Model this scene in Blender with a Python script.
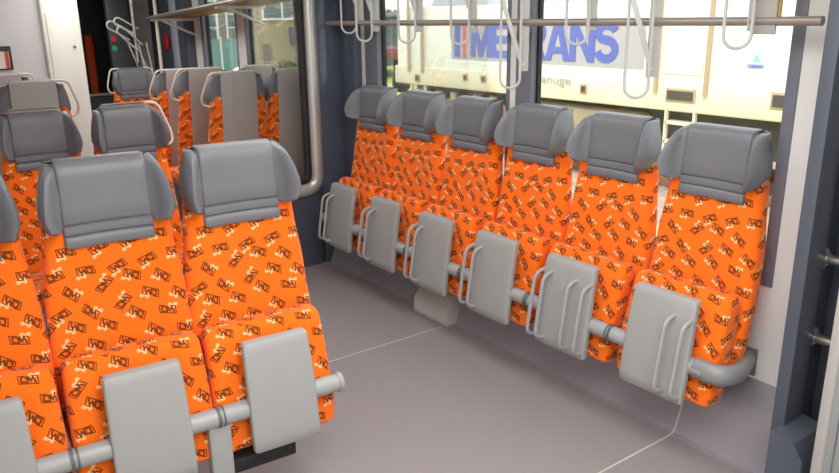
import bpy, bmesh, math, random
from mathutils import Vector, Matrix
random.seed(4)
PI = math.pi
SC = bpy.context.scene
COL = SC.collection
for o in list(bpy.data.objects): bpy.data.objects.remove(o)

# ------------------------------------------------------------------ camera
CZ = 1.64
yaw, pit, rol = 0.6321, 0.2870, -0.0121
fw = Vector((math.sin(yaw)*math.cos(pit), math.cos(yaw)*math.cos(pit), -math.sin(pit)))
rt = Vector((math.cos(yaw), -math.sin(yaw), 0)); up = rt.cross(fw)
r2 = rt*math.cos(rol)+up*math.sin(rol); u2 = up*math.cos(rol)-rt*math.sin(rol)
cd = bpy.data.cameras.new('camera'); cam = bpy.data.objects.new('camera', cd); COL.objects.link(cam)
cam.matrix_world = Matrix(((r2.x,u2.x,-fw.x,0),(r2.y,u2.y,-fw.y,0),(r2.z,u2.z,-fw.z,CZ),(0,0,0,1)))
cd.sensor_fit = 'HORIZONTAL'; cd.sensor_width = 36; cd.lens = 36*738.4/839
cd.clip_start = .02; cd.clip_end = 400
SC.camera = cam

# ------------------------------------------------------------------ world, sun, lamps, exposure
SC.view_settings.view_transform = 'Standard'; SC.view_settings.look = 'None'
SC.view_settings.gamma = 1; SC.view_settings.use_curve_mapping = False
SC.view_settings.exposure = 0.32
W = bpy.data.worlds.new('sky'); SC.world = W; W.use_nodes = True
bg = W.node_tree.nodes['Background']; bg.inputs[0].default_value = (.93, .97, 1, 1); bg.inputs[1].default_value = 2.3
sd = bpy.data.lights.new('sun', 'SUN'); sd.energy = 2.0; sd.angle = .05; sd.color = (1, .96, .9)
sun = bpy.data.objects.new('sun', sd); COL.objects.link(sun)
sun.rotation_euler = Vector((.62, .25, -.9)).to_track_quat('-Z', 'Y').to_euler()
def area(name, loc, sx, sy, e, col=(1, .97, .94)):
    l = bpy.data.lights.new(name, 'AREA'); l.shape = 'RECTANGLE'; l.size = sx; l.size_y = sy; l.energy = e; l.color = col
    o = bpy.data.objects.new(name, l); COL.objects.link(o); o.location = loc; return o
area('ceiling_lamp', (.75, .1, 2.12), .6, 2.8, 44)
area('ceiling_lamp', (1.55, 1.6, 2.12), .5, 4.6, 30)
area('ceiling_lamp', (1.45, 6.2, 2.12), .5, 3.0, 24)

# ------------------------------------------------------------------ materials
def lin(c): return tuple(((v/255)/12.92 if v/255 <= .04045 else (((v/255)+.055)/1.055)**2.4) for v in c)+(1,)
def mat(name, c, rough=.5, metal=0, noise=0, scale=40, bump=0, spec=.5, emit=0):
    m = bpy.data.materials.new(name); m.use_nodes = True; nt = m.node_tree; b = nt.nodes['Principled BSDF']
    b.inputs['Base Color'].default_value = lin(c); b.inputs['Roughness'].default_value = rough
    b.inputs['Metallic'].default_value = metal; b.inputs['Specular IOR Level'].default_value = spec
    if emit: b.inputs['Emission Color'].default_value = lin(c); b.inputs['Emission Strength'].default_value = emit
    if noise or bump:
        tc = nt.nodes.new('ShaderNodeTexCoord'); n = nt.nodes.new('ShaderNodeTexNoise'); n.inputs['Scale'].default_value = scale
        n.inputs['Detail'].default_value = 4
        nt.links.new(tc.outputs['Object'], n.inputs['Vector'])
        if noise:
            mx = nt.nodes.new('ShaderNodeMix'); mx.data_type = 'RGBA'
            mx.inputs[6].default_value = lin(tuple(v*(1-noise) for v in c)); mx.inputs[7].default_value = lin(tuple(min(255, v*(1+noise)) for v in c))
            nt.links.new(n.outputs['Fac'], mx.inputs[0]); nt.links.new(mx.outputs[2], b.inputs['Base Color'])
        if bump:
            bp = nt.nodes.new('ShaderNodeBump'); bp.inputs['Strength'].default_value = bump; bp.inputs['Distance'].default_value = .002
            nt.links.new(n.outputs['Fac'], bp.inputs['Height']); nt.links.new(bp.outputs[0], b.inputs['Normal'])
    return m
def glass(name, tint=(1, 1, 1, 1), refl=.08):
    m = bpy.data.materials.new(name); m.use_nodes = True; nt = m.node_tree; nt.nodes.remove(nt.nodes['Principled BSDF'])
    out = nt.nodes['Material Output']; t = nt.nodes.new('ShaderNodeBsdfTransparent'); t.inputs[0].default_value = tint
    g = nt.nodes.new('ShaderNodeBsdfGlossy'); g.inputs['Roughness'].default_value = .03
    mx = nt.nodes.new('ShaderNodeMixShader'); lw = nt.nodes.new('ShaderNodeLayerWeight'); lw.inputs[0].default_value = .25
    mm = nt.nodes.new('ShaderNodeMath'); mm.operation = 'MULTIPLY_ADD'; mm.inputs[1].default_value = .5; mm.inputs[2].default_value = refl*.4
    nt.links.new(lw.outputs['Fresnel'], mm.inputs[0]); nt.links.new(mm.outputs[0], mx.inputs[0])
    nt.links.new(t.outputs[0], mx.inputs[1]); nt.links.new(g.outputs[0], mx.inputs[2]); nt.links.new(mx.outputs[0], out.inputs[0])
    return m

# woven print: little dark parallelogram tags with two letters, each with a cream patch, scattered on orange
def motif_group():
    g = bpy.data.node_groups.new('print_layer', 'ShaderNodeTree')
    g.interface.new_socket('UV', in_out='INPUT', socket_type='NodeSocketVector')
    g.interface.new_socket('Dark', in_out='OUTPUT', socket_type='NodeSocketFloat')
    g.interface.new_socket('Cream', in_out='OUTPUT', socket_type='NodeSocketFloat')
    N, L = g.nodes, g.links
    gi = N.new('NodeGroupInput'); go = N.new('NodeGroupOutput')
    CW, CH = .094, .126
    def vm(op, a, b=None):
        n = N.new('ShaderNodeVectorMath'); n.operation = op
        for i, v in enumerate((a, b)):
            if v is None: continue
            if isinstance(v, tuple): n.inputs[i].default_value = v
            else: L.new(v, n.inputs[i])
        return n
    def ma(op, a, b=None, clamp=False):
        n = N.new('ShaderNodeMath'); n.operation = op; n.use_clamp = clamp
        for i, v in enumerate((a, b)):
            if v is None: continue
            if isinstance(v, (int, float)): n.inputs[i].default_value = v
            else: L.new(v, n.inputs[i])
        return n.outputs[0]
    q = vm('MULTIPLY', gi.outputs[0], (1/CW, 1/CH, 0)).outputs[0]
    cell = vm('FLOOR', q).outputs[0]
    loc = vm('MULTIPLY', vm('SUBTRACT', vm('FRACTION', q).outputs[0], (.5, .5, 0)).outputs[0], (CW, CH, 0)).outputs[0]
    wn = N.new('ShaderNodeTexWhiteNoise'); wn.noise_dimensions = '3D'; L.new(cell, wn.inputs['Vector'])
    jit = vm('MULTIPLY', vm('SUBTRACT', wn.outputs['Color'], (.5, .5, .5)).outputs[0], (.008, .03, 0)).outputs[0]
    loc = vm('ADD', loc, jit).outputs[0]
    ang = ma('MULTIPLY', ma('SUBTRACT', wn.outputs['Value'], .5), 1.7)
    sx = N.new('ShaderNodeSeparateColor'); L.new(wn.outputs['Color'], sx.inputs[0])
    flip = ma('MULTIPLY', ma('GREATER_THAN', sx.outputs['Blue'], .62), PI)
    ang = ma('ADD', ang, flip)
    vr = N.new('ShaderNodeVectorRotate'); vr.rotation_type = 'Z_AXIS'; L.new(loc, vr.inputs['Vector']); L.new(ang, vr.inputs['Angle'])
    p = vm('MULTIPLY', vr.outputs[0], (1.06, 1.06, 0)).outputs[0]
    def seg(a, b):
        ba = (b[0]-a[0], b[1]-a[1], 0); k = 1/(ba[0]**2+ba[1]**2)
        pa = vm('SUBTRACT', p, (a[0], a[1], 0)).outputs[0]
        d = vm('DOT_PRODUCT', pa, (ba[0]*k, ba[1]*k, 0))
        h = ma('ADD', d.outputs['Value'], 0, True)
        s = N.new('ShaderNodeVectorMath'); s.operation = 'SCALE'; s.inputs[0].default_value = ba; L.new(h, s.inputs['Scale'])
        return vm('LENGTH', vm('SUBTRACT', pa, s.outputs[0]).outputs[0]).outputs['Value']
    def poly(pts):
        r = None
        for a, b in zip(pts[:-1], pts[1:]):
            d = seg(a, b); r = d if r is None else ma('MINIMUM', r, d)
        return r
    fr = poly([(-.014, -.0130), (-.031, -.0125), (-.025, .0130), (.030, .0130), (.025, -.0125), (.008, -.0130)])
    G = poly([(-.005, .008), (-.019, .008), (-.021, -.009), (-.006, -.009), (-.005, -.001)])
    Wl = poly([(-.001, .009), (.000, -.009), (.008, .005), (.012, -.009), (.022, .009)])
    def band(d, w): 
        m = N.new('ShaderNodeMapRange'); m.inputs['From Min'].default_value = w-.0005; m.inputs['From Max'].default_value = w+.0005
        m.inputs['To Min'].default_value = 1; m.inputs['To Max'].default_value = 0; L.new(d, m.inputs['Value']); return m.outputs[0]
    dk = ma('MAXIMUM', band(fr, .0019), band(ma('MINIMUM', G, Wl), .0030))
    cr = band(ma('MINIMUM', seg((.010, -.009), (.026, -.020)), seg((.012, -.004), (.006, -.018))), .0066)
    L.new(dk, go.inputs[0]); L.new(cr, go.inputs[1])
    return g
def fabric():
    m = bpy.data.materials.new('orange_fabric'); m.use_nodes = True; nt = m.node_tree; N, L = nt.nodes, nt.links
    b = N['Principled BSDF']; b.inputs['Roughness'].default_value = .9; b.inputs['Specular IOR Level'].default_value = .15
    b.inputs['Sheen Weight'].default_value = .15
    uv = N.new('ShaderNodeUVMap'); uv.uv_map = 'UVMap'
    g = motif_group(); outs = []
    for off in ((.003, .01, 0), (.052, .078, 0)):
        a = N.new('ShaderNodeVectorMath'); a.operation = 'ADD'; a.inputs[1].default_value = off; L.new(uv.outputs[0], a.inputs[0])
        gn = N.new('ShaderNodeGroup'); gn.node_tree = g; L.new(a.outputs[0], gn.inputs[0]); outs.append(gn)
    def mx(i):
        n = N.new('ShaderNodeMath'); n.operation = 'MAXIMUM'; L.new(outs[0].outputs[i], n.inputs[0]); L.new(outs[1].outputs[i], n.inputs[1]); return n.outputs[0]
    c1 = N.new('ShaderNodeMix'); c1.data_type = 'RGBA'; c1.inputs[6].default_value = lin(ORANGE); c1.inputs[7].default_value = lin((255, 190, 128))
    L.new(mx(1), c1.inputs[0])
    c2 = N.new('ShaderNodeMix'); c2.data_type = 'RGBA'; c2.inputs[7].default_value = lin((120, 58, 20))
    L.new(mx(0), c2.inputs[0]); L.new(c1.outputs[2], c2.inputs[6]); L.new(c2.outputs[2], b.inputs['Base Color'])
    nz = N.new('ShaderNodeTexNoise'); nz.inputs['Scale'].default_value = 900; L.new(uv.outputs[0], nz.inputs['Vector'])
    bp = N.new('ShaderNodeBump'); bp.inputs['Strength'].default_value = .25; bp.inputs['Distance'].default_value = .001
    L.new(nz.outputs['Fac'], bp.inputs['Height']); L.new(bp.outputs[0], b.inputs['Normal'])
    return m
ORANGE = (251, 114, 26)
FAB = fabric()
LEA = mat('grey_leather', (112, 115, 121), .42, bump=.12, scale=350)
PAN = mat('light_grey_panel', (156, 157, 156), .5)
SHELL = mat('rear_shell_grey', (172, 168, 164), .6)
RAIL = mat('rail_grey', (158, 160, 160), .35)
RING = mat('dark_ring', (96, 98, 100), .4)
STEEL = mat('brushed_steel', (190, 186, 178), .3, .85)
CREAM = mat('cream_tube', (222, 214, 202), .3)
BLACK = mat('black_rubber', (28, 28, 30), .6)
HOOKM = mat('hook_grey', (196, 196, 195), .35)
WHITE = mat('wall_white', (226, 226, 224), .45)
GREYF = mat('frame_grey', (112, 115, 126), .45)
DARK = mat('column_slate', (80, 86, 98), .38)
GLOSS = mat('gloss_slate', (84, 92, 108), .15)
PLIN = mat('plinth_grey', (150, 148, 156), .45)
CEIL = mat('ceiling_white', (225, 225, 225), .7)
GL = glass('window_glass', (.97, .98, .98, 1))
def floor_mat(nm='floor_vinyl', c=(146, 140, 142)):
    m = mat(nm, c, .42, noise=.03, scale=260); nt = m.node_tree; N, L = nt.nodes, nt.links
    b = N['Principled BSDF']; src = b.inputs['Base Color'].links[0].from_socket
    tc = N.new('ShaderNodeTexCoord'); sp = N.new('ShaderNodeSeparateXYZ'); L.new(tc.outputs['Object'], sp.inputs[0])
    def ma(op, a, b2):
        n = N.new('ShaderNodeMath'); n.operation = op
        for i, v in enumerate((a, b2)):
            if isinstance(v, (int, float)): n.inputs[i].default_value = v
            else: L.new(v, n.inputs[i])
        return n.outputs[0]
    t = ma('MODULO', ma('ADD', sp.outputs['Y'], 1.44*3-1.545+.72), 1.44)
    line = ma('LESS_THAN', ma('ABSOLUTE', ma('SUBTRACT', t, .72), 0), .004)
    mx = N.new('ShaderNodeMix'); mx.data_type = 'RGBA'; L.new(line, mx.inputs[0]); L.new(src, mx.inputs[6]); mx.inputs[7].default_value = lin((205, 196, 190))
    L.new(mx.outputs[2], b.inputs['Base Color']); return m
FLOOR = floor_mat()

# ------------------------------------------------------------------ mesh helpers
def obj(name, bm, m, parent=None, sharp=40):
    bmesh.ops.recalc_face_normals(bm, faces=bm.faces[:])
    me = bpy.data.meshes.new(name); bm.to_mesh(me); bm.free()
    for x in (m if isinstance(m, (list, tuple)) else [m]): me.materials.append(x)
    me.polygons.foreach_set('use_smooth', [True]*len(me.polygons)); me.set_sharp_from_angle(angle=math.radians(sharp))
    o = bpy.data.objects.new(name, me); COL.objects.link(o)
    if parent: o.parent = parent
    return o
def tag(o, label, cat, group=None, kind=None):
    o['label'] = label; o['category'] = cat
    if group: o['group'] = group
    if kind: o['kind'] = kind
    return o
def thing(name, label, cat, loc=(0, 0, 0), rz=0, group=None):
    o = bpy.data.objects.new(name, None); COL.objects.link(o); o.empty_display_size = .1
    o.location = loc; o.rotation_euler = (0, 0, rz); return tag(o, label, cat, group)
def struct(name, bm, m, parent=None):
    o = obj(name, bm, m, parent)
    if not parent: o['kind'] = 'structure'
    return o
def dup(o, parent=None):
    c = o.copy(); COL.objects.link(c)
    if parent: c.parent = parent
    for ch in list(o.children): dup(ch, c)
    return c
def put(o, loc, rz, label, group=None):
    o.location = loc; o.rotation_euler = (0, 0, rz); o['label'] = label
    if group: o['group'] = group
    return o
def new(): return bmesh.new()
def box(bm, a, b, bev=0, mi=0, M=None):
    a, b = Vector(a), Vector(b); vs = bmesh.ops.create_cube(bm, size=1)['verts']
    c = (a+b)/2; s = b-a
    for v in vs:
        v.co = Vector((v.co.x*s.x, v.co.y*s.y, v.co.z*s.z))+c
    fs = list({f for v in vs for f in v.link_faces})
    for f in fs: f.material_index = mi
    if bev:
        es = list({e for v in vs for e in v.link_edges})
        r = bmesh.ops.bevel(bm, geom=es, offset=bev, segments=2, affect='EDGES', profile=.5)
        vs = list({v for f in r['faces'] for v in f.verts} | {v for v in vs if v.is_valid})
        for f in r['faces']: f.material_index = mi
    if M is not None:
        vs = [v for v in vs if v.is_valid]
        bmesh.ops.transform(bm, matrix=M, verts=vs)
    return bm
def fillet(pts, r, n=5):
    pts = [Vector(p) for p in pts]; out = [pts[0]]
    for a, p, b in zip(pts[:-2], pts[1:-1], pts[2:]):
        da, db = (a-p), (b-p); k = min(r, da.length*.49, db.length*.49)
        s, e = p+da.normalized()*k, p+db.normalized()*k
        for i in range(n+1):
            t = i/n; out.append(s*(1-t)**2+p*2*t*(1-t)+e*t*t)
    out.append(pts[-1]); return out
def tube(bm, pts, r, n=10, mi=0, ry=None):
    pts = [Vector(p) for p in pts]; T = []
    for i in range(len(pts)):
        a = pts[max(0, i-1)]; b = pts[min(len(pts)-1, i+1)]; T.append((b-a).normalized())
    ref = Vector((0, 0, 1)) if abs(T[0].z) < .9 else Vector((1, 0, 0))
    nv = (ref-T[0]*ref.dot(T[0])).normalized(); rings = []
    for p, t in zip(pts, T):
        nv = (nv-t*nv.dot(t)).normalized(); bn = t.cross(nv)
        rings.append([bm.verts.new(p+nv*math.cos(2*PI*k/n)*(ry or r)+bn*math.sin(2*PI*k/n)*r) for k in range(n)])
    for A, B in zip(rings[:-1], rings[1:]):
        for k in range(n):
            f = bm.faces.new((A[k], A[(k+1) % n], B[(k+1) % n], B[k])); f.material_index = mi
    for R in (rings[0], rings[-1]):
        try: bm.faces.new(R).material_index = mi
        except ValueError: pass
    return bm
def loft(bm, rings, cap=True, mi=0):
    """closed rings -> skin with UVs in metres, u = 0 opposite ring start"""
    uvl = bm.loops.layers.uv.get('UVMap') or bm.loops.layers.uv.new('UVMap')
    V = [[bm.verts.new(p) for p in r] for r in rings]; n = len(rings[0]); vv = 0; US = []; VS = []
    mid = n//2
    for i, r in enumerate(rings):
        if i: vv += (Vector(r[mid])-Vector(rings[i-1][mid])).length
        acc = [0]
        for k in range(n): acc.append(acc[-1]+(Vector(r[(k+1) % n])-Vector(r[k])).length)
        h = acc[-1]/2; US.append([a-h for a in acc]); VS.append(vv)
    for i in range(len(V)-1):
        for k in range(n):
            k2 = (k+1) % n
            f = bm.faces.new((V[i][k], V[i][k2], V[i+1][k2], V[i+1][k])); f.material_index = mi
            for lp, (ii, kk) in zip(f.loops, ((i, k), (i, k+1), (i+1, k+1), (i+1, k))): lp[uvl].uv = (US[ii][kk], VS[ii])
    if cap:
        for i in (0, -1):
            f = bm.faces.new(V[i]); f.material_index = mi
            for lp in f.loops: lp[uvl].uv = (lp.vert.co.x, lp.vert.co.y)
    return bm
def rr(cx, hw, yf, yb, z, r=.02, dish=0, n=3, tilt=0):
    """rounded rectangle ring in the x-y plane (front = -y), begins at back centre"""
    r = min(r, hw*.95, abs(yb-yf)*.49); P = [(cx, yb)]
    def arc(ox, oy, a0): 
        for i in range(n+1):
            a = a0-PI/2*i/n; P.append((ox+r*math.cos(a), oy+r*math.sin(a)))
    arc(cx+hw-r, yb-r, PI/2); arc(cx+hw-r, yf+r, 0)
    for i in range(1, 8):
        t = i/8; P.append((cx+(hw-r)*(1-2*t), yf+dish*math.sin(PI*t)))
    arc(cx-hw+r, yf+r, -PI/2); arc(cx-hw+r, yb-r, PI)
    return [Vector((x, y, z+tilt*(y-yf))) for x, y in P]
def lerp(a, b, t): return a+(b-a)*t
def interp(tab, z):
    for (z0, v0), (z1, v1) in zip(tab[:-1], tab[1:]):
        if z <= z1:
            t = (z-z0)/(z1-z0); t = max(0, min(1, t)); t = t*t*(3-2*t)*.5+t*.5; return lerp(v0, v1, t)
    return tab[-1][1]
def text_bm(bm, s, size, M, ext=.004, bold=0, mi=0, xs=1):
    c = bpy.data.curves.new('t', 'FONT'); c.body = s; c.size = size; c.extrude = ext; c.offset = bold; c.align_x = 'LEFT'; c.resolution_u = 4
    o = bpy.data.objects.new('t', c); COL.objects.link(o); bpy.context.view_layer.update()
    me = bpy.data.meshes.new_from_object(o.evaluated_get(bpy.context.evaluated_depsgraph_get()))
    bpy.data.objects.remove(o); bpy.data.curves.remove(c)
    xsv = [v.co.x for v in me.vertices]; w = max(xsv)-min(xsv); x0 = min(xsv)
    k = xs/w if xs != 1 else 1
    n0 = len(bm.verts); f0 = len(bm.faces); bm.from_mesh(me); bm.verts.ensure_lookup_table(); bm.faces.ensure_lookup_table()
    for v in bm.verts[n0:]: v.co = M @ Vector(((v.co.x-x0)*k, v.co.y, v.co.z))
    for f in bm.faces[f0:]: f.material_index = mi
    bpy.data.meshes.remove(me)

# ------------------------------------------------------------------ the carriage shell
XW, XL = 2.6, -.3          # inner faces of the side walls
YB, YF = -1.6, 9.6
struct('floor', box(new(), (XL-.1, YB, -.08), (XW+.1, YF, 0)), FLOOR)
struct('ceiling', box(new(), (XL-.1, YB, 2.16), (XW+.1, YF, 2.26)), CEIL)
struct('wall_back', box(new(), (XL-.1, YB-.1, 0), (XW+.1, YB, 2.16)), WHITE)
# right wall: white sheet with openings, grey frames, glass
OPEN = [(1.315, 2.722), (2.766, 4.11), (5.0, 5.95), (6.12, 6.95)]
ZB, ZT = .655, 2.02
bm = new(); y = 1.1
box(bm, (XW, YB, 0), (XW+.07, 1.1, 2.16))  # unseen stretch across the doorway, added to keep outside light out
for a, b in OPEN:
    box(bm, (XW, y, ZB), (XW+.07, a, ZT)); y = b
box(bm, (XW, y, ZB), (XW+.07, 7.15, ZT))
box(bm, (XW, 1.1, 0), (XW+.07, 7.15, ZB)); box(bm, (XW, 1.1, ZT), (XW+.07, 7.15, 2.16))
box(bm, (XW, 8.3, 0), (XW+.07, YF, 2.16)); box(bm, (XW, 7.15, 2.0), (XW+.07, 8.3, 2.16))
struct('wall_right', bm, WHITE)
FR = [(.045, .107), (.024, .145), (.06, .02), (.02, .06)]
for i, ((a, b), (fa, fb)) in enumerate(zip(OPEN, FR)):
    w = thing(f'window_{i+1}', '', '', (0, 0, 0)); del w['label']; del w['category']; w['kind'] = 'structure'
    bm = new()
    box(bm, (XW-.006, a, ZB), (XW+.06, a+fa, ZT), .004); box(bm, (XW-.006, b-fb, ZB), (XW+.06, b, ZT), .004)
    box(bm, (XW-.006, a+fa, ZB), (XW+.06, b-fb, ZB+.05), .004); box(bm, (XW-.006, a+fa, ZT-.05), (XW+.06, b-fb, ZT), .004)
    obj('window_frame', bm, GREYF, w)
    bm = new(); g = .012
    for q in ((a+fa, ZB+.05, a+fa+g, ZT-.05), (b-fb-g, ZB+.05, b-fb, ZT-.05)): box(bm, (XW+.03, q[0], q[1]), (XW+.055, q[2], q[3]))
    for q in (ZB+.05, ZT-.05-g): box(bm, (XW+.03, a+fa+g, q), (XW+.055, b-fb-g, q+g))
    obj('rubber_seal', bm, BLACK, w)
    obj('pane', box(new(), (XW+.04, a+fa+g, ZB+.05+g), (XW+.046, b-fb-g, ZT-.05-g)), GL, w)
# unseen left wall, closed except one window to cut daylight on the wall seats
bm = new(); LO = [(-1.2, .4)]; y = YB
for a, b in LO: box(bm, (XL-.07, y, .8), (XL, a, 1.9)); y = b
box(bm, (XL-.07, y, .8), (XL, YF, 1.9)); box(bm, (XL-.07, YB, 0), (XL, YF, .8)); box(bm, (XL-.07, YB, 1.9), (XL, YF, 2.16))
struct('wall_left', bm, WHITE)
for i, (a, b) in enumerate(LO):
    o = struct(f'window_{i+5}', box(new(), (XL-.05, a, .8), (XL-.044, b, 1.9)), GL)
# plinth below the wall seats
bm = new(); prof = [(2.38, .0), (2.405, .006), (2.42, .03), (2.445, .10), (2.46, .17), (2.475, .20), (2.50, .215), (2.6, .27), (2.6, 0)]
ys = (1.10, 4.35); A = [[bm.verts.new((x, yy, z)) for x, z in prof] for yy in ys]
for k in range(len(prof)): bm.faces.new((A[0][k], A[0][(k+1) % len(prof)], A[1][(k+1) % len(prof)], A[1][k]))
bm.faces.new(A[0]); bm.faces.new(A[1])
struct('trim_1', bm, floor_mat('plinth_vinyl', (150, 147, 155)))
# near door column with recess and foot
bm = new()
box(bm, (2.285, 1.055, 0), (2.40, 1.10, 2.16), .005); box(bm, (2.395, 1.082, 0), (2.70, 1.10, 2.16)); box(bm, (2.40, 1.07, .2), (2.415, 1.083, 2.1), .004)
box(bm, (2.53, 1.02, 0), (2.57, 1.083, 2.1), .006)
struct('trim_2', bm, DARK)
bm = new(); pr = [(0, 0), (0, .25), (.035, .30), (.115, .31), (.115, 0)]
A = [[bm.verts.new((2.215+.20*q, .95+d, z)) for d, z in pr] for q in (0, 1)]
for k in range(5): bm.faces.new((A[0][k], A[0][(k+1) % 5], A[1][(k+1) % 5], A[1][k]))
bm.faces.new(A[0]); bm.faces.new(A[1])
struct('trim_3', bm, DARK)
d1 = struct('door_1', box(new(), (2.155, .86, .03), (2.60, .895, 2.1), .01), PAN)
obj('door_groove', box(new(), (2.205, .856, .1), (2.212, .861, 2.0)), GREYF, d1); obj('door_edge', box(new(), (2.14, .862, .03), (2.156, .893, 2.1), .006), SHELL, d1)

# ------------------------------------------------------------------ seats (local frame: faces -y, base on the floor)
YBACK = [(.28, .175), (.45, .192), (.62, .222), (.80, .25), (1.04, .272), (1.24, .282)]
HW = [(.28, .207), (.45, .224), (.62, .226), (.80, .218), (.98, .197), (1.10, .186)]
def backrest_bm(zlo=.30, zhi=1.10):
    rings = []; n = 22
    for i in range(n+1):
        z = lerp(zlo, zhi, i/n); yf = interp(YBACK, z); hw = interp(HW, z); k = 1
        if i in (0, n): k = .93
        rings.append(rr(0, hw*k, yf+(.012 if k < 1 else 0), yf+.075, z, .026, .012))
    return loft(new(), rings)
def folded_cushion_bm():
    T = [(.245, .075, .118, .190), (.249, .055, .135, .200), (.262, .043, .145, .211), (.30, .044, .15, .216), (.36, .05, .16, .217), (.45, .07, .18, .216), (.54, .093, .20, .214), (.60, .110, .205, .212), (.635, .122, .205, .210), (.652, .134, .20, .205), (.660, .150, .196, .195)]
    return loft(new(), [rr(0, hw, yf, yb, z, .024, .006) for z, yf, yb, hw in T])
def pad_bm():
    rings = []
    T = [(.962, .020), (.966, .006), (.975, .0), (.995, 0), (1.004, .003), (1.008, .010), (1.012, .003), (1.022, 0), (1.035, .001), (1.042, .009), (1.046, .004), (1.055, .0), (1.10, .002), (1.16, .003), (1.20, .003), (1.225, .006), (1.240, .014), (1.249, .026), (1.253, .042)]
    for z, d in T:
        yf = interp(YBACK, z)-.012+d; t = max(0, (z-1.0)/.25)
        hw = lerp(.136, .132, t)-(.004 if z < .97 else 0)
        rings.append(rr(0, hw, yf, max(yf+.012, interp(YBACK, z)+lerp(.03, .068, min(1, t*2))), 1.243-(1.253-z)*.93, .008, .010))
    return loft(new(), rings)
def wing_bm(s):
    rings = []
    # (t, outer x, front reach, inner front y shift)
    T = [(1.022, .152, .03, .014), (1.026, .160, .058, .006), (1.040, .170, .074, .001), (1.085, .183, .082, 0), (1.12, .181, .078, 0), (1.16, .175, .066, .001), (1.20, .166, .048, .003), (1.225, .159, .032, .006), (1.241, .153, .018, .015), (1.249, .148, .008, .026), (1.252, .143, -.006, .034)]
    for z, xo, fr_, sh in T:
        y0 = interp(YBACK, z)-.010+sh
        xi = .131; yr = y0-fr_+sh
        P = [(xi, y0+.075), (lerp(xi, xo, .6), y0+.082-.5*sh), (xo+.004, y0+.070-.5*sh), (xo+.012, lerp(y0+.06, yr, .5)), (xo+.008, yr+.014), (xo-.001, yr), (xo-.014, yr+.008), (lerp(xi, xo, .45)-.002, lerp(y0, yr, .42)), (xi+.005, y0+.002), (xi, y0+.004)]
        rings.append([Vector(((x+.005*(x > .14))*s, yy, 1.235-(1.252-z)*.88)) for x, yy in P])
    return loft(new(), rings)
def add_headrest(root):
    h = obj('headrest', pad_bm(), LEA, root)
    obj('wing', wing_bm(-1), LEA, h, 50); obj('wing', wing_bm(1), LEA, h, 50)
    return h
def hoop_bm(x):
    bm = new()
    f = lambda z: lerp(-.018, .040, (z-.25)/.40)
    tube(bm, fillet([(x, f(.59)+.01, .585), (x-.006, f(.59)-.055, .57), (x-.006, f(.29)-.055, .30), (x, f(.29)+.01, .285)], .035, 6), .0085, 8); return bm
def panel_bm(k=1):
    T = [(.258, -.016, .112), (.263, -.020, .120), (.30, -.020, .122), (.36, -.012, .122), (.45, 0, .121), (.54, .017, .119), (.60, .030, .117), (.625, .036, .115), (.630, .042, .110)]
    return loft(new(), [rr(0, hw*k, yf, yf+.03, z+(.02*(k > 1) if z > .5 else 0), .008) for z, yf, hw in T])
def folding_seat(label, hoops, screws=True, group=None):
    t = thing('folding_seat', label, 'seat', group=group)
    obj('backrest', backrest_bm(), FAB, t); add_headrest(t)
    obj('seat_cushion', folded_cushion_bm(), FAB, t)
    p = obj('support_panel', panel_bm(1.17 if hoops else 1), PAN, t)
    for x in hoops: obj('grab_hoop', hoop_bm(x*1.17), RAIL, p)
    if screws:
        for x, z in ((-.085, .60), (.085, .60), (-.085, .30), (.085, .30)):
            bm = new(); f = lerp(-.020, .036, (z-.27)/.35)
            tube(bm, [(x, f+.01, z), (x, f-.003, z)], .005, 8); obj('screw', bm, RAIL, p)
    return t
GR = 'folding seats along the window wall'
SY = 1.54; PIT = .47; SX = 2.2237
s1 = folding_seat('near-end orange window seat, two hoops on the right of its panel', (.05, .112))
put(s1, (SX, SY, 0), -PI/2, s1['label'], GR)
s2 = folding_seat('folding orange window seat with four hoops on its grey panel, second from door column', (-.118, -.075, .045, .112))
put(s2, (SX, SY+PIT, 0), -PI/2, s2['label'], GR)
s3 = folding_seat('third folding orange seat from the door column in the window row', (-.118, -.068))
put(s3, (SX, SY+2*PIT, 0), -PI/2, s3['label'], GR)
for k, lb in ((3, 'fourth folding orange window seat from door column, above the sloped grey floor box'), (4, 'fifth folding orange window seat from door column, one before the far end'), (5, 'farthest folding orange seat of the window row, beside the glossy dark column')):
    put(dup(s3), (SX, SY+k*PIT, 0), -PI/2, lb, GR)
GL_ = 'folding seats in the front left row'
LX, LY = .516, 2.0957
f1 = folding_seat('folding orange seat in front left row at the aisle end, by the rail end', (), False)
LR = -.0649; LP = .4376
def lpos(k): return (LX+math.cos(LR)*k*LP, LY+math.sin(LR)*k*LP, 0)
f1.scale = (.98, 1, 1)
put(f1, (lpos(1)[0]-.010, lpos(1)[1], 0), LR, f1['label'], GL_)
put(dup(f1), lpos(0), LR, 'large folding orange seat in front left row, second from the aisle', GL_)
put(dup(f1), lpos(-1), LR, 'folding orange seat in front left row cut off by the left photo edge', GL_)

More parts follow.
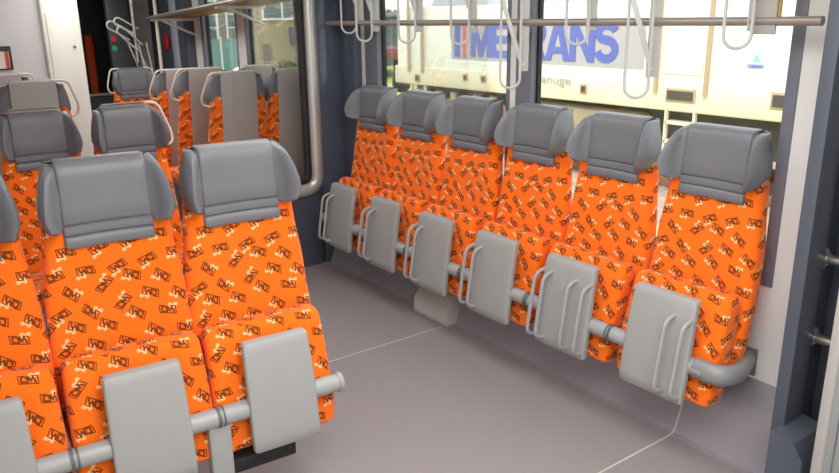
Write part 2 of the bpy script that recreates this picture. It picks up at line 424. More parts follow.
# mounting rails
RD = .032
def ring(bm, c, ax, r, w, mi=0):
    c = Vector(c); ax = Vector(ax); tube(bm, [c-ax*w/2, c+ax*w/2], r, 20, mi)
t = thing('mounting_rail', 'long grey tube rail carrying the row of folding seats along the window wall', 'rail', (SX+.035, SY-.2, .405))
def loc_(t, bm):
    bmesh.ops.translate(bm, verts=bm.verts[:], vec=-Vector(t.location)); return bm
y0 = SY-.215; y1 = SY+5.5*PIT
obj('tube', loc_(t, tube(new(), [(SX+.035, y0+.02, .405), (SX+.035, y1, .405)], RD, 18)), RAIL, t)
for k in range(5):
    bm = new(); yy = SY+(k+.5)*PIT
    ring(bm, (SX+.035, yy-.008, .405), (0, 1, 0), RD+.005, .010); ring(bm, (SX+.035, yy+.008, .405), (0, 1, 0), RD+.003, .006)
    obj('joint_ring', loc_(t, bm), RING, t)
obj('end_arm', loc_(t, tube(new(), fillet([(SX+.035, y0+.06, .405), (SX+.035, y0-.035, .404), (SX+.12, y0-.055, .395), (2.6, 1.375, .345)], .07, 8), .032, 14, 0, .040)), mat('arm_grey', (132, 134, 136), .4), t)
obj('wall_plate', loc_(t, box(new(), (2.585, 1.335, .285), (2.6, 1.43, .395), .004)), GREYF, t)
for k in (0, 2, 4):
    obj('wall_bracket', loc_(t, tube(new(), [(SX+.035, SY+(k+.5)*PIT+.06, .40), (2.50, SY+(k+.5)*PIT+.06, .20)], .022, 10)), GREYF, t)
t = thing('mounting_rail', 'grey tube rail carrying the front left row of folding seats', 'rail', (LX, LY, 0), LR)
ex = 1.5*LP-.012; ry_ = .035; rz_ = .405
obj('tube', tube(new(), [(-.80, ry_, rz_), (ex, ry_, rz_)], RD, 18), RAIL, t)
bm = new(); ring(bm, (ex+.004, ry_, rz_), (1, 0, 0), RD+.003, .016); obj('end_cap', bm, PAN, t)
for k in (-.5, .5):
    bm = new(); xx = k*LP
    ring(bm, (xx-.008, ry_, rz_), (1, 0, 0), RD+.004, .010); ring(bm, (xx+.008, ry_, rz_), (1, 0, 0), RD+.003, .006)
    obj('joint_ring', bm, RING, t)
xx = .5*LP
bm = new(); box(bm, (xx-.045, .02, .02), (xx+.03, .075, .40), .01); box(bm, (xx-.09, -.03, 0), (xx+.07, .2, .025), .006)
obj('leg', bm, RAIL, t)
obj('leg_brace', box(new(), (xx+.03, .04, .17), (LP+.04, .11, .225), .01), BLACK, t)
t = thing('support_box', 'light grey sloped cover box on the floor below the window seats', 'box', (2.40, 3.11, 0))
bm = new(); pr = [(-.055, 0), (-.055, .085), (.01, .165), (.055, .165), (.055, 0)]
A = [[bm.verts.new((x, yy, z)) for x, z in pr] for yy in (-.15, .16)]
for k in range(5): bm.faces.new((A[0][k], A[0][(k+1) % 5], A[1][(k+1) % 5], A[1][k]))
bm.faces.new(A[0]); bm.faces.new(A[1]); bmesh.ops.recalc_face_normals(bm, faces=bm.faces[:])
bmesh.ops.bevel(bm, geom=bm.edges[:], offset=.006, segments=2, affect='EDGES')
obj('cover', bm, mat('cover_grey', (188, 188, 186), .5), t); obj('base_flange', box(new(), (-.065, -.165, 0), (.06, .175, .012), .003), PLIN, t)

# fixed seats further inside
def grab_loop_bm(s):
    bm = new(); tube(bm, fillet([(s*.11, .345, 1.255), (s*.19, .335, 1.255), (s*.245, .30, 1.10), (s*.238, .28, 1.045), (s*.16, .30, 1.03)], .05, 6), .0075, 8); return bm
def fixed_seat(label, loop=0):
    t = thing('passenger_seat', label, 'seat')
    obj('backrest', backrest_bm(.36), FAB, t); add_headrest(t)
    T = [(.40, -.06, .20, .19), (.405, -.09, .23, .21), (.43, -.10, .24, .222), (.48, -.10, .245, .222), (.492, -.085, .24, .216), (.497, -.06, .23, .20)]
    obj('seat_cushion', loft(new(), [rr(0, hw, yf, yb, z, .04) for z, yf, yb, hw in T]), FAB, t)
    T = [(.34, .27, .10), (.45, .285, .128), (.80, .330, .128), (1.04, .35, .128), (1.20, .358, .127), (1.252, .350, .124), (1.262, .335, .116)]
    obj('rear_panel', loft(new(), [rr(0, hw, yb-.022, yb, z, .008) for z, yb, hw in T]), SHELL, t)
    bm = new(); box(bm, (-.05, -.02, .02), (.05, .14, .41), .012); box(bm, (-.12, -.1, 0), (.12, .22, .02), .006); obj('pedestal', bm, GREYF, t)
    if loop: obj('grab_loop', grab_loop_bm(loop), CREAM, t)
    return t
G2 = 'fixed seats behind the front left row'
r2a = fixed_seat('orange seat with cream grab loop facing the viewer, behind the aisle-end front left seat', 1)
r2a.scale = r2b_scale = (.88, 1, .995)
put(r2a, (1.01, 3.53, 0), 0, r2a['label'], G2)
r2b = fixed_seat('orange seat facing the viewer, behind the large front left seat, no grab loop')
r2b.scale = r2b_scale
put(r2b, (.615, 3.60, 0), 0, r2b['label'], G2)
r3 = fixed_seat('seat turned away with light grey back panel, behind the facing seats at left', -1)
put(r3, (.775, 5.18, .06), PI, r3['label'], 'seats facing away at left')
r4 = fixed_seat('farthest seat turned away at left edge, only its dark headrest top showing', -1)
put(r4, (.72, 5.98, .06), PI, r4['label'], 'seats facing away at left')
GA = 'seats facing away beyond the partition'
ra = fixed_seat('nearest aisle seat facing away beyond partition, wide grey back panel', 1)
put(ra, (2.00, 5.10, .06), PI, ra['label'], GA)
bare = fixed_seat('nearest window seat facing away, half hidden by the chrome partition frame')
bare.scale = (.88, 1, 1)
put(bare, (2.395, 5.10, .06), PI, bare['label'], GA)
for y, z, lb in ((5.64, .06, 'second aisle seat facing away beyond the partition'), (6.14, .03, 'third aisle seat facing away beyond the partition')):
    put(dup(ra), (1.98, y, z), PI, lb, GA)
put(dup(bare), (2.395, 5.64, .06), PI, 'second window seat facing away, seen in the gap between the two nearest', GA)
re = fixed_seat('small far orange seat facing the viewer beyond the partition', -1)
obj('grab_loop', grab_loop_bm(1), CREAM, re)
re.scale = (.95, 1, .98)
put(re, (2.0, 6.9, 0), 0, re['label'], GA)
bm = new(); box(bm, (1.72, 4.5, 0), (2.6, 5.95, .06)); box(bm, (1.72, 5.95, 0), (2.6, 6.42, .03)); pass
struct('trim_4', bm, PLIN)
struct('trim_5', box(new(), (-.3, 4.6, 0), (1.05, 6.3, .06)), PLIN)

# ------------------------------------------------------------------ glossy partition with chrome-framed glass
t = thing('partition_screen', 'dark glossy partition with chrome framed glass at the far end of the window seats', 'partition', (2.2, 4.38, 0))
def P(bm): return loc_(t, bm)
obj('column_panel', P(box(new(), (2.385, 4.36, 0), (2.6, 4.46, 2.16), .012)), GLOSS, t)
obj('side_panel', P(box(new(), (2.56, 4.155, 0), (2.6, 4.36, 2.16), .006)), GLOSS, t)
obj('lower_panel', P(box(new(), (1.78, 4.37, 0.0), (2.365, 4.42, .50), .006)), DARK, t)
bm = new(); R = .09; x1 = 2.352
tube(bm, [(x1, 4.37, 2.16), (x1, 4.37, .54+R)]+[(x1-R+R*math.cos(a), 4.37, .54+R-R*math.sin(a)) for a in [PI/2*i/8 for i in range(1, 9)]]+[(1.80, 4.37, .54)], .034, 12, 0, .045)
obj('chrome_frame', P(bm), mat('aluminium', (206, 207, 204), .32, .45), t)
bm = new(); x1 = 2.285; R = .06
tube(bm, [(x1, 4.38, 2.16), (x1, 4.38, .60+R)]+[(x1-R+R*math.cos(a), 4.38, .60+R-R*math.sin(a)) for a in [PI/2*i/8 for i in range(1, 9)]]+[(1.80, 4.38, .60)], .026, 8)
obj('rubber_seal', P(bm), BLACK, t)
obj('glass_pane', P(box(new(), (1.80, 4.376, .60), (2.26, 4.382, 2.16))), glass('screen_glass', (.98, .99, .99, 1), .03), t)

# ------------------------------------------------------------------ hand rail with bicycle hooks
HX, HZ = 2.47, 1.618
t = thing('hand_rail', 'slim horizontal steel tube running across the top of the windows', 'rail', (HX, 2.7, HZ))
obj('tube', loc_(t, tube(new(), [(HX, 1.2, HZ), (HX, 4.36, HZ)], .0155, 12)), mat('rail_taupe', (158, 148, 142), .35, .3), t)
obj('overhead_beam', loc_(t, box(new(), (HX-.05, 1.2, 1.92), (HX+.13, 4.36, 1.99), .01)), SHELL, t)
dg = Vector((1, -1, 0)).normalized()
def hook(x, y, zb, long, label):
    t = thing('bicycle_hook', label, 'hook', (x, y, 1.92), 0, 'bicycle hooks on the hand rail')
    hw = .045; c = Vector((0, 0, 0)); b = zb-1.92
    pts = [c-dg*hw+Vector((0, 0, 0)), c-dg*hw+Vector((0, 0, b+hw))]
    pts += [c-dg*hw*math.cos(a)+Vector((0, 0, b+hw-hw*math.sin(a))) for a in [PI*i/12 for i in range(1, 12)]]
    pts += [c+dg*hw+Vector((0, 0, b+hw)), c+dg*hw]
    obj('hook_loop', tube(new(), pts, .006, 8), HOOKM, t)
    M = Matrix.Translation(c+dg*(hw+.004)+Vector((.035, .02, 0)))@Matrix.Rotation(-PI/4, 4, 'Z')
    zp = b+(.075 if long else .055)
    obj('strap_plate', box(new(), (-.022, -.003, zp), (.022, .003, .02), .002, 0, M), HOOKM, t)
    zs = b+.13 if long else b+.17
    st = box(new(), (-.010, -.004, 0), (.010, .004, .27), .002, 0, Matrix.Translation(c+dg*hw+Vector((0, 0, zs)))@Matrix.Rotation(-PI/4, 4, 'Z')@Matrix.Rotation(-.32, 4, 'Y'))
    obj('strut', st, HOOKM, t)
    bm = new(); q = M@Vector((0, -.003, zp+.03)); tube(bm, [q, q+Vector((-.004, -.004, 0))], .006, 8); obj('bolt', bm, STEEL, t)
    return t
for y, zb, lg, lb in ((3.97, 1.56, 0, 'short hook loop touching the glossy column, partly behind the next hook'), (3.80, 1.515, 0, 'short grey hook loop in front of the far white wall strip'), (3.37, 1.515, 0, 'short hook loop in front of the locomotive nose'), (2.92, 1.515, 0, 'short hook loop in front of the blue stripe of the locomotive'), (2.555, 1.325, 1, 'long hook hanging in front of the window post'), (2.16, 1.53, 0, 'short hook loop in front of the blue letters, right of window post'), (1.845, 1.335, 1, 'long hook right of the blue letters'), (1.445, 1.53, 0, 'hook loop nearest the dark door column')):
    hook(2.40, y, zb, lg, lb)
t = thing('mounting_bracket', 'grey bracket on hand rail with yellow rubber pad, nearest the door column', 'bracket', (2.47, 1.40, 1.92))
obj('bracket_plate', box(new(), (-.008, -.05, -.345), (.004, .03, 0), .004), SHELL, t)
obj('rubber_pad', box(new(), (.004, -.055, -.315), (.02, .015, -.1), .006), mat('yellow_rubber', (196, 168, 88), .6), t)

# grab handle on the near column
t = thing('bowed_handrail', 'bowed steel grab bar on the dark door column', 'handrail', (2.43, 1.081, .73))
bm = new(); tube(bm, fillet([(0, 0, .14), (0, -.10, .14), (.02, -.19, .13), (.02, -.19, -.12), (0, -.10, -.14), (0, 0, -.14)], .04, 6), .016, 12); obj('grip', bm, STEEL, t)
for z in (.14, -.14):
    bm = new(); tube(bm, [(0, 0, z), (0, -.012, z)], .036, 20); tube(bm, [(0, -.012, z), (0, -.022, z)], .023, 18); obj('rosette', bm, STEEL, t)

# ------------------------------------------------------------------ far end of the carriage
# luggage rack over the far windows
t = thing('luggage_rack', 'brown slatted luggage rack over the far windows', 'rack', (2.4, 6.0, 1.7))
bm = new()
def rk(y): return .053*(6.0-y)
def sh(bm):
    for v in bm.verts: v.co.z += rk(v.co.y)
    return bm
for k in range(9): box(bm, (2.22+k*.042, 4.6, 1.728), (2.22+k*.042+.034, 7.15, 1.738))
obj('slat_shelf', loc_(t, sh(bm)), mat('rack_brown', (136, 104, 80), .5), t)
obj('front_tube', loc_(t, tube(new(), [(2.20, 4.56, 1.735+rk(4.56)), (2.20, 7.2, 1.735+rk(7.2))], .016, 10)), STEEL, t)
for yy in (5.55, 7.12):
    bm = new(); box(bm, (2.2, yy-.012, 1.705), (2.6, yy+.012, 1.727), .003); tube(bm, [(2.30, yy, 1.71), (2.595, yy, 1.58)], .012, 8); obj('rack_bracket', loc_(t, sh(bm)), WHITE, t)
# cross wall at left with a white cabinet
bm = new(); YP = 6.75
box(bm, (-.3, YP, 0), (1.22, YP+.08, 2.16)); struct('wall_cross', bm, mat('cabin_grey', (206, 206, 208), .5))
t = thing('mirror_panel', 'small dark framed opening with red edge on the pale cabin wall at left edge', 'panel', (.8, YP, 1.45))
obj('frame', box(new(), (-.25, -.02, -.16), (.165, 0, .02), .004), BLACK, t)
obj('pane', box(new(), (-.23, -.024, -.15), (.145, -.02, -.02)), mat('pane_cream', (220, 214, 200), .3), t)
obj('red_edge', box(new(), (.115, -.028, -.15), (.142, -.022, -.02)), mat('red_trim', (190, 70, 50), .5), t)
t = thing('cabinet', 'tall white equipment cabinet beside the dark doorway', 'cabinet', (1.33, YP, 0))
obj('body', box(new(), (-.12, -.06, 0), (.165, .25, 2.15), .02), mat('cabinet_white', (232, 231, 224), .35), t)
obj('door', box(new(), (-.09, -.07, .08), (.12, -.058, 1.72), .005), mat('cabinet_door', (226, 225, 218), .35), t)
bm = new(); tube(bm, [(.095, -.07, 1.45), (.095, -.078, 1.45)], .012, 12); obj('lock', bm, GREYF, t)
# end of carriage: doorway, dark walls
YE = 9.0
bm = new()
box(bm, (1.42, YE, 0), (1.8, YE+.1, 2.16)); box(bm, (2.42, YE, 0), (2.6, YE+.1, 2.16)); box(bm, (1.8, YE, 1.95), (2.42, YE+.1, 2.16)); box(bm, (1.8, YE, 0), (2.42, YE+.1, .84))
struct('wall_end', bm, DARK)
struct('trim_6', box(new(), (1.78, YE-.03, .84), (2.44, YE, .87), .005), SHELL)
struct('wall_far', box(new(), (-.4, YF, 0), (2.7, YF+.08, 2.16)), mat('end_dark', (30, 31, 35), .4))
t = thing('far_seat', 'dark orange seat back glimpsed through the far doorway', 'seat', (2.16, YE+.35, 0))
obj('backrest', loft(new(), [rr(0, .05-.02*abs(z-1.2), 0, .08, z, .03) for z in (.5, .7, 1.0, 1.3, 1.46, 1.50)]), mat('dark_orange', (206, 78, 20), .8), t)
obj('base', box(new(), (-.05, .02, 0), (.05, .07, .5), .01), BLACK, t)
t = thing('door_pillar', 'dark pillar with red and green buttons beside the far doorway', 'pillar', (2.08, 7.95, 0))
obj('post', box(new(), (-.06, -.04, 0), (.15, .05, 2.15), .015), mat('pillar_slate', (58, 64, 70), .4), t)
for nm, z, c in (('red_button', 1.48, (215, 40, 50)), ('green_button', 1.39, (60, 175, 110))):
    bm = new(); tube(bm, [(-.025, -.04, z), (-.025, -.058, z)], .028, 16); obj(nm, bm, mat(nm, c, .3), t)
# far vestibule door with dark glossy leaves
d2 = struct('door_2', box(new(), (2.55, 7.2, 0), (2.60, 8.3, 2.0), .01), GLOSS)
obj('door_frame', box(new(), (2.52, 7.13, 0), (2.62, 7.2, 2.0), .006), DARK, d2)
obj('door_highlight', box(new(), (2.538, 7.45, .75), (2.552, 7.62, 1.9), .004), mat('highlight_pale', (190, 198, 206), .2), d2)  # white highlight on the dark leaf, painted as a pale strip
t = thing('grab_pole', 'slim cream vertical pole in front of the far door', 'pole', (2.29, 7.25, 0))
obj('tube', tube(new(), [(0, 0, 0), (0, 0, 2.16)], .016, 12), CREAM, t)
bm = new(); tube(bm, [(0, 0, 0), (0, 0, .03)], .035, 16); obj('foot_collar', bm, STEEL, t)
t = thing('warning_sign', 'small red rounded plate on the far dark door', 'sign', (2.53, 7.78, 1.44))
obj('plate', box(new(), (-.004, -.06, -.075), (.012, .06, .075), .003), mat('sign_red', (205, 40, 60), .4), t)
# cluster of wire hooks in front of the far door pillar
t = thing('hook_rack', 'cluster of white wire bicycle hooks beside the red button', 'rack', (2.06, 7.3, 1.37))
def uloop(c, d, L, w):
    d = Vector(d).normalized(); s = Vector((d.z, 0, -d.x)); c = Vector(c)
    pts = [c-s*w, c-s*w+d*L]+[c+d*L-s*w*math.cos(a)+d*w*math.sin(a) for a in [PI*i/8 for i in range(1, 8)]]+[c+s*w+d*L, c+s*w]
    return tube(new(), pts, .0075, 8)
for c, d, L in (((-.0, 0, .14), (-.85, 0, .52), .20), ((.05, 0, .18), (-.85, 0, .52), .18), ((.06, -.03, .04), (-.7, 0, .7), .22), ((.0, .02, .10), (.3, 0, -.95), .26), ((.10, .02, .08), (.12, 0, -1), .26)):
    obj('hook_loop', uloop(c, d, L, .035), HOOKM, t)
obj('mast', tube(new(), [(.03, 0, .81), (.03, 0, -.1)], .015, 10), STEEL, t)

# ------------------------------------------------------------------ outside
GZ = -.75
def ground_mat():
    m = mat('ground', (150, 150, 110), .95); nt = m.node_tree; N, L = nt.nodes, nt.links; b = N['Principled BSDF']
    tc = N.new('ShaderNodeTexCoord'); n = N.new('ShaderNodeTexNoise'); n.inputs['Scale'].default_value = .6; n.inputs['Detail'].default_value = 8
    L.new(tc.outputs['Object'], n.inputs['Vector']); r = N.new('ShaderNodeValToRGB'); L.new(n.outputs['Fac'], r.inputs[0])
    r.color_ramp.elements[0].position = .35; r.color_ramp.elements[0].color = lin((142, 168, 70)); r.color_ramp.elements[1].position = .65; r.color_ramp.elements[1].color = lin((190, 186, 122))
    L.new(r.outputs[0], b.inputs['Base Color']); return m
bm = new(); box(bm, (-30, -30, GZ-.2), (90, 120, GZ)); struct('ground', bm, ground_mat())
bm = new(); A = [[bm.verts.new((x, yy, z)) for x, z in ((7.3, GZ), (7.9, GZ+.18), (11.3, GZ+.18), (11.9, GZ))] for yy in (-12, 60)]
for k in range(3): bm.faces.new((A[0][k], A[0][k+1], A[1][k+1], A[1][k]))
struct('ballast', bm, mat('ballast_stone', (150, 142, 130), .95, noise=.3, scale=14))
for x, lb in ((8.45, 'steel track rail under the near wheels of locomotive'), (9.95, 'steel track rail under the far wheels of locomotive')):
    tag(obj('track_rail', box(new(), (x-.035, -12, GZ+.18), (x+.035, 60, GZ+.32), .01), mat('rust_rail', (120, 92, 74), .6)), lb, 'rail')

LW = mat('loco_white', (228, 227, 219), .45, noise=.02, scale=1.2); LG = mat('loco_sill', (214, 206, 184), .6, noise=.05, scale=3)
LD = mat('loco_dark', (72, 64, 58), .8, noise=.2, scale=6); RUST = mat('rust_post', (172, 150, 118), .7); BLUE = mat('letter_blue', (84, 94, 172), .5); RED = mat('stripe_red', (196, 84, 90), .5)
LX0, LY0, LY1 = 8.0, -1.0, 11.55
t = thing('locomotive', 'white freight locomotive with large blue lettering on the next track', 'locomotive', (9.2, 5.2, GZ+.32))
def Lc(bm): return loc_(t, bm)
bm = new(); box(bm, (LX0, LY0, .52), (LX0+2.6, LY1, 1.84), .03)
obj('body', Lc(bm), LW, t)
bm = new(); box(bm, (LX0-.03, LY0, .50), (LX0+2.63, LY1+.06, .82), .03); obj('side_sill', Lc(bm), LG, t)
bm = new(); pr = [(LX0+.02, 1.84), (LX0+.5, 2.55), (LX0+2.1, 2.55), (LX0+2.58, 1.84)]
A = [[bm.verts.new((x, yy, z)) for x, z in pr] for yy in (LY0+.1, 10.55)]
for k in range(3): bm.faces.new((A[0][k], A[0][k+1], A[1][k+1], A[1][k]))
bm.faces.new(A[0]); bm.faces.new(A[1]); obj('roof', Lc(bm), mat('roof_grey', (160, 163, 168), .5), t)
bm = new()
for k in range(7): box(bm, (LX0+.1+k*.03, 9.55, 1.9+k*.045), (LX0+.13+k*.03, 10.45, 1.93+k*.045))
obj('roof_louver', Lc(bm), mat('louver', (72, 76, 80), .6), t)
# lettering panel and letters
obj('letter_panel', Lc(box(new(), (LX0-.008, 6.05, .98), (LX0+.01, 9.95, 1.62))), mat('letter_panel', (168, 162, 168), .5), t)
obj('panel_border', Lc(box(new(), (LX0-.005, 5.98, .92), (LX0+.005, 10.03, .985))), WHITE, t)
def onside(y, z): return Matrix(((0, 0, -1, LX0-.0135), (-1, 0, 0, y), (0, 1, 0, z), (0, 0, 0, 1)))
def prism(bm, pts, M, d=.004):
    F = [bm.verts.new(M@Vector((x, y, d))) for x, y in pts]; B = [bm.verts.new(M@Vector((x, y, -d))) for x, y in pts]; n = len(pts)
    for f in (F, B[::-1]): bmesh.ops.triangulate(bm, faces=[bm.faces.new(f)])
    for i in range(n): bm.faces.new((F[i], F[(i+1) % n], B[(i+1) % n], B[i]))
def arcp(cx, cy, r, a0, a1, n=12, k=1): return [(cx+k*r*math.cos(lerp(a0, a1, i/n)), cy+r*math.sin(lerp(a0, a1, i/n))) for i in range(n+1)]
LH = .545; SWD = .115
GL7 = {'M': (.50, [[(0, 0), (SWD, 0), (SWD, LH), (0, LH)], [(.50-SWD, 0), (.50, 0), (.50, LH), (.50-SWD, LH)], [(SWD, LH), (SWD, .28), (.205, 0), (.295, 0), (.25, .20)], [(.50-SWD, LH), (.25, .20), (.295, 0), (.50-SWD, .28)]]),
 'E': (.38, [[(0, 0), (SWD, 0), (SWD, LH), (0, LH)]]+[[(SWD, y), (w, y), (w, y+.11), (SWD, y+.11)] for y, w in ((0, .38), (.22, .35), (LH-.11, .38))]),
 'T': (.40, [[(0, LH-.11), (.40, LH-.11), (.40, LH), (0, LH)], [(.14, 0), (.26, 0), (.26, LH-.11), (.14, LH-.11)]]),
 'R': (.42, [[(0, 0), (SWD, 0), (SWD, LH), (0, LH)], [(SWD, LH), (SWD, LH-.10), (.22, LH-.10)]+arcp(.24, .385, .06, PI/2, -PI/2)+[(.22, .325), (SWD, .325), (SWD, .22), (.24, .22)]+arcp(.255, .3825, .1625, -PI/2, PI/2), [(.19, .22), (.30, 0), (.43, 0), (.31, .24)]]),
 'A': (.48, [[(0, 0), (.12, 0), (.245, .42), (.30, LH), (.175, LH)], [(.48, 0), (.36, 0), (.235, .42), (.175, LH), (.305, LH)], [(.12, .10), (.36, .10), (.335, .19), (.145, .19)]]),
 'N': (.45, [[(0, 0), (SWD, 0), (SWD, LH), (0, LH)], [(.45-SWD, 0), (.45, 0), (.45, LH), (.45-SWD, LH)], [(SWD, LH), (SWD, .35), (.45-SWD, 0), (.45-SWD, .19)]]),
 'S': (.41, [])}
bm = new(); wsum = sum(GL7[c][0] for c in 'METRANS'); gap = (2.98-wsum)/6; xc = 0
for c in 'METRANS':
    for k, pts in enumerate(GL7[c][1]): prism(bm, [(x+xc, y) for x, y in pts], onside(9.44, 1.04), .0040+.0004*k)
    if c == 'S':
        cl = [(.205+.145*math.cos(t), .395+.096*math.sin(t)) for t in [lerp(.25, 1.5*PI, i/16) for i in range(17)]]+[(.205+.148*math.cos(t), .178+.121*math.sin(t)) for t in [lerp(PI/2, -PI+.25, i/16) for i in range(1, 17)]]
        L_, R_ = [], []
        for i, p in enumerate(cl):
            a, b = cl[max(0, i-1)], cl[min(len(cl)-1, i+1)]; d = Vector((b[0]-a[0], b[1]-a[1])).normalized()
            L_.append((p[0]+xc-d.y*.056, p[1]+d.x*.056)); R_.append((p[0]+xc+d.y*.056, p[1]-d.x*.056))
        for i in range(len(cl)-1): prism(bm, [L_[i], L_[i+1], R_[i+1], R_[i]], onside(9.44, 1.04), .004+.0001*(i % 2))
    xc += GL7[c][0]+gap
obj('lettering', Lc(bm), BLUE, t, 1)
bm = new(); box(bm, (LX0-.014, 9.72, 1.02), (LX0-.008, 9.86, 1.62)); obj('blue_stripe', Lc(bm), BLUE, t)
bm = new(); box(bm, (LX0-.014, 9.56, 1.02), (LX0-.008, 9.64, 1.62)); obj('red_stripe', Lc(bm), RED, t)
bm = new(); text_bm(bm, 'uranuge', .17, Matrix.Translation((-.025, 0, 0))@onside(8.02, .72), .002, 0, 0, .78); obj('small_lettering', Lc(bm), mat('faint_grey', (168, 160, 156), .6), t)
# small square emblem and caption on the cab
bm = new(); a, b, c = [Vector((LX0-.012, y, z)) for y, z in ((4.60, 1.14), (4.50, 1.14), (4.55, 1.22))]
tri = [bm.verts.new(p) for p in (a, b, c)]+[bm.verts.new(p+Vector((.01, 0, 0))) for p in (a, b, c)]
bm.faces.new(tri[:3]); bm.faces.new(tri[3:])
for i in range(3): bm.faces.new((tri[i], tri[(i+1) % 3], tri[3+(i+1) % 3], tri[3+i]))
obj('triangle_emblem', Lc(bm), mat('sky_blue', (128, 200, 232), .5), t)
bm = new(); text_bm(bm, 'CARGO', .055, onside(4.645, 1.07), .003, .002, 0, .19); obj('emblem_caption', Lc(bm), mat('caption_blue', (90, 110, 190), .5), t)
for y in (5.82, 5.12, 10.72, 11.12): obj('door_post', Lc(tube(new(), [(LX0-.05, y, .72), (LX0-.05, y, 2.3)], .028, 10)), RUST, t)
obj('cab_door', Lc(box(new(), (LX0-.015, 5.2, .95), (LX0+.01, 5.75, 1.82), .008)), LW, t)
for y, z, w, h in ((5.46, .70, .42, .17), (4.20, .73, .24, .19), (7.0, .68, .13, .14), (9.1, .70, .12, .12), (9.55, .70, .12, .12), (10.88, .62, .16, .14)):
    f = obj('recess_frame', Lc(box(new(), (LX0-.042, y-w/2, z-h/2), (LX0-.02, y+w/2, z+h/2), .01)), RUST, t)
    bm = box(new(), (LX0-.05, y-w/2+.03, z-h/2+.03), (LX0-.03, y+w/2-.03, z+h/2-.03)); obj('recess', Lc(bm), LD, f)
bm = new(); box(bm, (LX0+.3, LY0+.2, .0), (LX0+2.3, LY1-.2, .5)); obj('underframe', Lc(bm), LD, t)
obj('fuel_tank', Lc(box(new(), (LX0+.05, 6.1, -.3), (LX0+2.5, 8.1, .42), .08)), mat('tank', (150, 132, 108), .7, noise=.15, scale=4), t)
for yc in (2.6, 9.7):
    f = obj('bogie', Lc(box(new(), (LX0+.12, yc-1.5, -.02), (LX0+.30, yc+1.5, .30), .05)), mat('bogie_brown', (124, 96, 78), .8, noise=.25, scale=5), t)
    for dy in (-1.0, 0, 1.0):
        bm = new(); tube(bm, [(LX0+.42, yc+dy, .07), (LX0+.54, yc+dy, .07)], .50, 28); tube(bm, [(LX0+.40, yc+dy, .07), (LX0+.42, yc+dy, .07)], .36, 28)
        obj('wheel', Lc(bm), LD, f)
        bm = new(); box(bm, (LX0+.02, yc+dy-.14, -.06), (LX0+.14, yc+dy+.14, .22), .03); obj('axle_box', Lc(bm), mat('axle', (168, 104, 78), .7), f)
        for q in (-.3, .3):
            bm = new(); tube(bm, [(LX0+.1, yc+dy+q, .02), (LX0+.1, yc+dy+q, .42)], .07, 10); obj('spring', Lc(bm), RUST, f)
for y in (5.46, 10.9):
    bm = new()
    for z in (.36, .12, -.12): box(bm, (LX0-.02, y-.2, z-.02), (LX0+.14, y+.2, z+.02))
    for q in (-.2, .2): box(bm, (LX0-.02, y+q-.015, -.16), (LX0+.03, y+q+.015, .52))
    obj('step_ladder', Lc(bm), LG, t)
for y in (LY1+.05, LY0-.05):
    bm = new(); sg = 1 if y > 0 else -1
    for x in (LX0+.35, LX0+2.2): tube(bm, [(x, y, .48), (x, y+.3*sg, .48)], .08, 12); tube(bm, [(x, y+.3*sg, .48), (x, y+.34*sg, .48)], .22, 16)
    obj('buffer', Lc(bm), LD, t)

# distant things beside the locomotive's nose
t = thing('freight_wagon', 'rusty flat freight wagon far behind the locomotive', 'wagon', (19.2, 29.0, GZ))
obj('deck', box(new(), (-1.3, -4, .75), (1.3, 4, 1.1), .03), mat('wagon_rust', (146, 96, 84), .8, noise=.2, scale=3), t)
obj('load', box(new(), (-1.1, -3.5, 1.1), (1.1, 3.6, 1.16), .02), mat('load_brown', (128, 88, 76), .8, noise=.2, scale=2), t)
for y in (-2.8, -1.2, 1.2, 2.8):
    bm = new(); tube(bm, [(-.95, y, .45), (-.82, y, .45)], .45, 20); obj('wheel', bm, LD, t)
t = thing('hut', 'small dark lineside hut beyond the wagon', 'hut', (22.0, 34.8, GZ))
obj('wall', box(new(), (-1.5, -1.5, 0), (1.5, 1.5, 2.5), .02), mat('hut_slate', (96, 104, 112), .8), t)
bm = new(); box(bm, (-1.7, -1.7, 2.5), (1.7, 1.7, 2.7), .03); obj('roof', bm, mat('hut_roof', (140, 144, 148), .8), t)
LEAF = mat('foliage', (76, 98, 56), .9, noise=.35, scale=4)
def bush(name, loc, r, h, label, cat, trunk=True, seed=1, group=None):
    rnd = random.Random(seed); t = thing(name, label, cat, loc, 0, group); bm = new()
    for k in range(900):
        th = rnd.uniform(0, 2*PI); ph = math.acos(rnd.uniform(-1, 1)); q = rnd.uniform(.55, 1)*(1+.25*math.sin(3*th+seed)*math.sin(2*ph))
        c = Vector((r*q*math.sin(ph)*math.cos(th), r*q*math.sin(ph)*math.sin(th), h*.62+h*.38*q*math.cos(ph)))
        M = Matrix.Translation(c)@Matrix.Rotation(rnd.uniform(0, 6), 4, Vector((rnd.uniform(-1, 1), rnd.uniform(-1, 1), rnd.uniform(-1, 1))))
        s = r*rnd.uniform(.07, .13)
        vs = [bm.verts.new(M@Vector(v)) for v in ((-s, 0, 0), (0, -s*.5, s*.2), (s, 0, 0), (0, s*.5, s*.2))]; bm.faces.new(vs)
    obj('foliage', bm, LEAF, t)
    bm = new(); tube(bm, [(0, 0, 0), (.03*r, 0, h*.4), (0, .05*r, h*.75)], r*.07, 8); obj('trunk', bm, LD, t)
    return t
bush('tree', (28.0, 42.0, GZ), 1.5, 2.9, 'leafy green tree beyond the hut, left of locomotive nose', 'tree', seed=2)
bush('tree', (36.0, 53.0, GZ), 1.9, 3.2, 'larger pale tree farther off beyond the first tree', 'tree', seed=3)

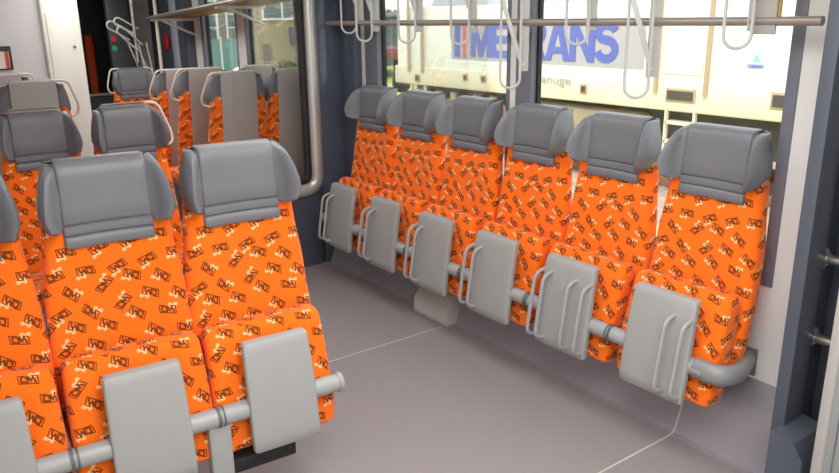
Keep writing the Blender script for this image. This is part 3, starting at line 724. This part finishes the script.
# buildings seen through the far windows
BC = mat('plaster_cream', (158, 142, 110), .9, noise=.04, scale=1.5); BG = mat('plaster_grey', (126, 124, 120), .9, noise=.05, scale=1); WP = mat('building_pane', (92, 100, 102), .4)
t = thing('building', 'cream plaster depot building with grey canopy, seen through the nearer far window', 'building', (13.5, 27.5, GZ))
rz = -.35; t.rotation_euler.z = rz
obj('wall', box(new(), (-1.2, 0, 0), (3.4, 2.0, 6.5)), BC, t)
obj('canopy', box(new(), (.3, -1.0, 1.5), (3.4, 0, 2.15), .05), mat('canopy_grey', (76, 73, 70), .8), t)
for k in range(2):
    f = obj('window', box(new(), (-.7+k*2.0, -.06, 2.4), (.9+k*2.0, .0, 4.4)), WHITE, t)
    bm = new()
    for i in range(2):
        for j in range(2): box(bm, (-.62+k*2.0+i*.75, -.08, 2.48+j*.95), (.05+k*2.0+i*.75, -.05, 3.36+j*.95))
    obj('pane', bm, WP, f)
obj('door', box(new(), (-.75, -.06, .5), (-.45, 0, 1.5)), mat('vent_brown', (120, 100, 84), .7), t)
t = thing('building', 'pale workshop with tall gridded windows, seen through the second far window', 'building', (16.6, 40.0, GZ)); t.rotation_euler.z = -.4
obj('wall', box(new(), (-3.9, 0, 0), (3.4, 2.5, 9)), BG, t)
for k in (1, 2):
    f = obj('window', box(new(), (-7.4+k*3.6, -.06, 1.3), (-4.2+k*3.6, 0, 4.2)), WHITE, t); bm = new()
    for i in range(4):
        for j in range(4): box(bm, (-7.3+k*3.6+i*.76, -.09, 1.38+j*.7), (-6.62+k*3.6+i*.76, -.05, 2.0+j*.7))
    obj('pane', bm, WP, f)
obj('porch', box(new(), (-3.9, -1.6, 1.8), (-1.4, 0, 2.3), .04), BC, t)
for x in (-3.6, -1.7): obj('porch_post', box(new(), (x-.2, -1.5, 0), (x+.2, -1.1, 1.8), .02), BC, t)
t = thing('net_fence', 'teal netting screen standing in front of the workshop', 'fence', (13.4, 33.5, GZ)); t.rotation_euler.z = -.4
obj('net_panel', box(new(), (-1.1, -.02, .1), (1.1, .02, 1.6)), mat('teal_net', (108, 146, 148), .8), t)
for x in (-1.1, 0, 1.1): obj('post', box(new(), (x-.05, -.06, 0), (x+.05, -.0, 1.7)), mat('post_pale', (206, 214, 206), .7), t)
t = thing('water_tank', 'white rounded tank outside, showing just above the nearest far seats', 'tank', (6.75, 15.6, GZ))
T = [(0, .34), (.02, .36), (.5, .37), (1.1, .36), (1.3, .32), (1.40, .22), (1.44, .10)]
obj('body', loft(new(), [[Vector((q*math.cos(a), q*math.sin(a), z)) for a in [2*PI*i/24 for i in range(24)]] for z, q in T]), WHITE, t)
bm = new(); tube(bm, [(0, 0, 1.43), (0, 0, 1.47)], .11, 16); obj('lid', bm, SHELL, t)
bush('shrub', (13.1, 25.6, GZ), .7, 1.0, 'grey green shrub at the foot of the cream building', 'shrub', seed=5)
bush('shrub', (14.9, 24.9, GZ), .7, 1.05, 'low shrub right of the other at the cream building', 'shrub', seed=6)
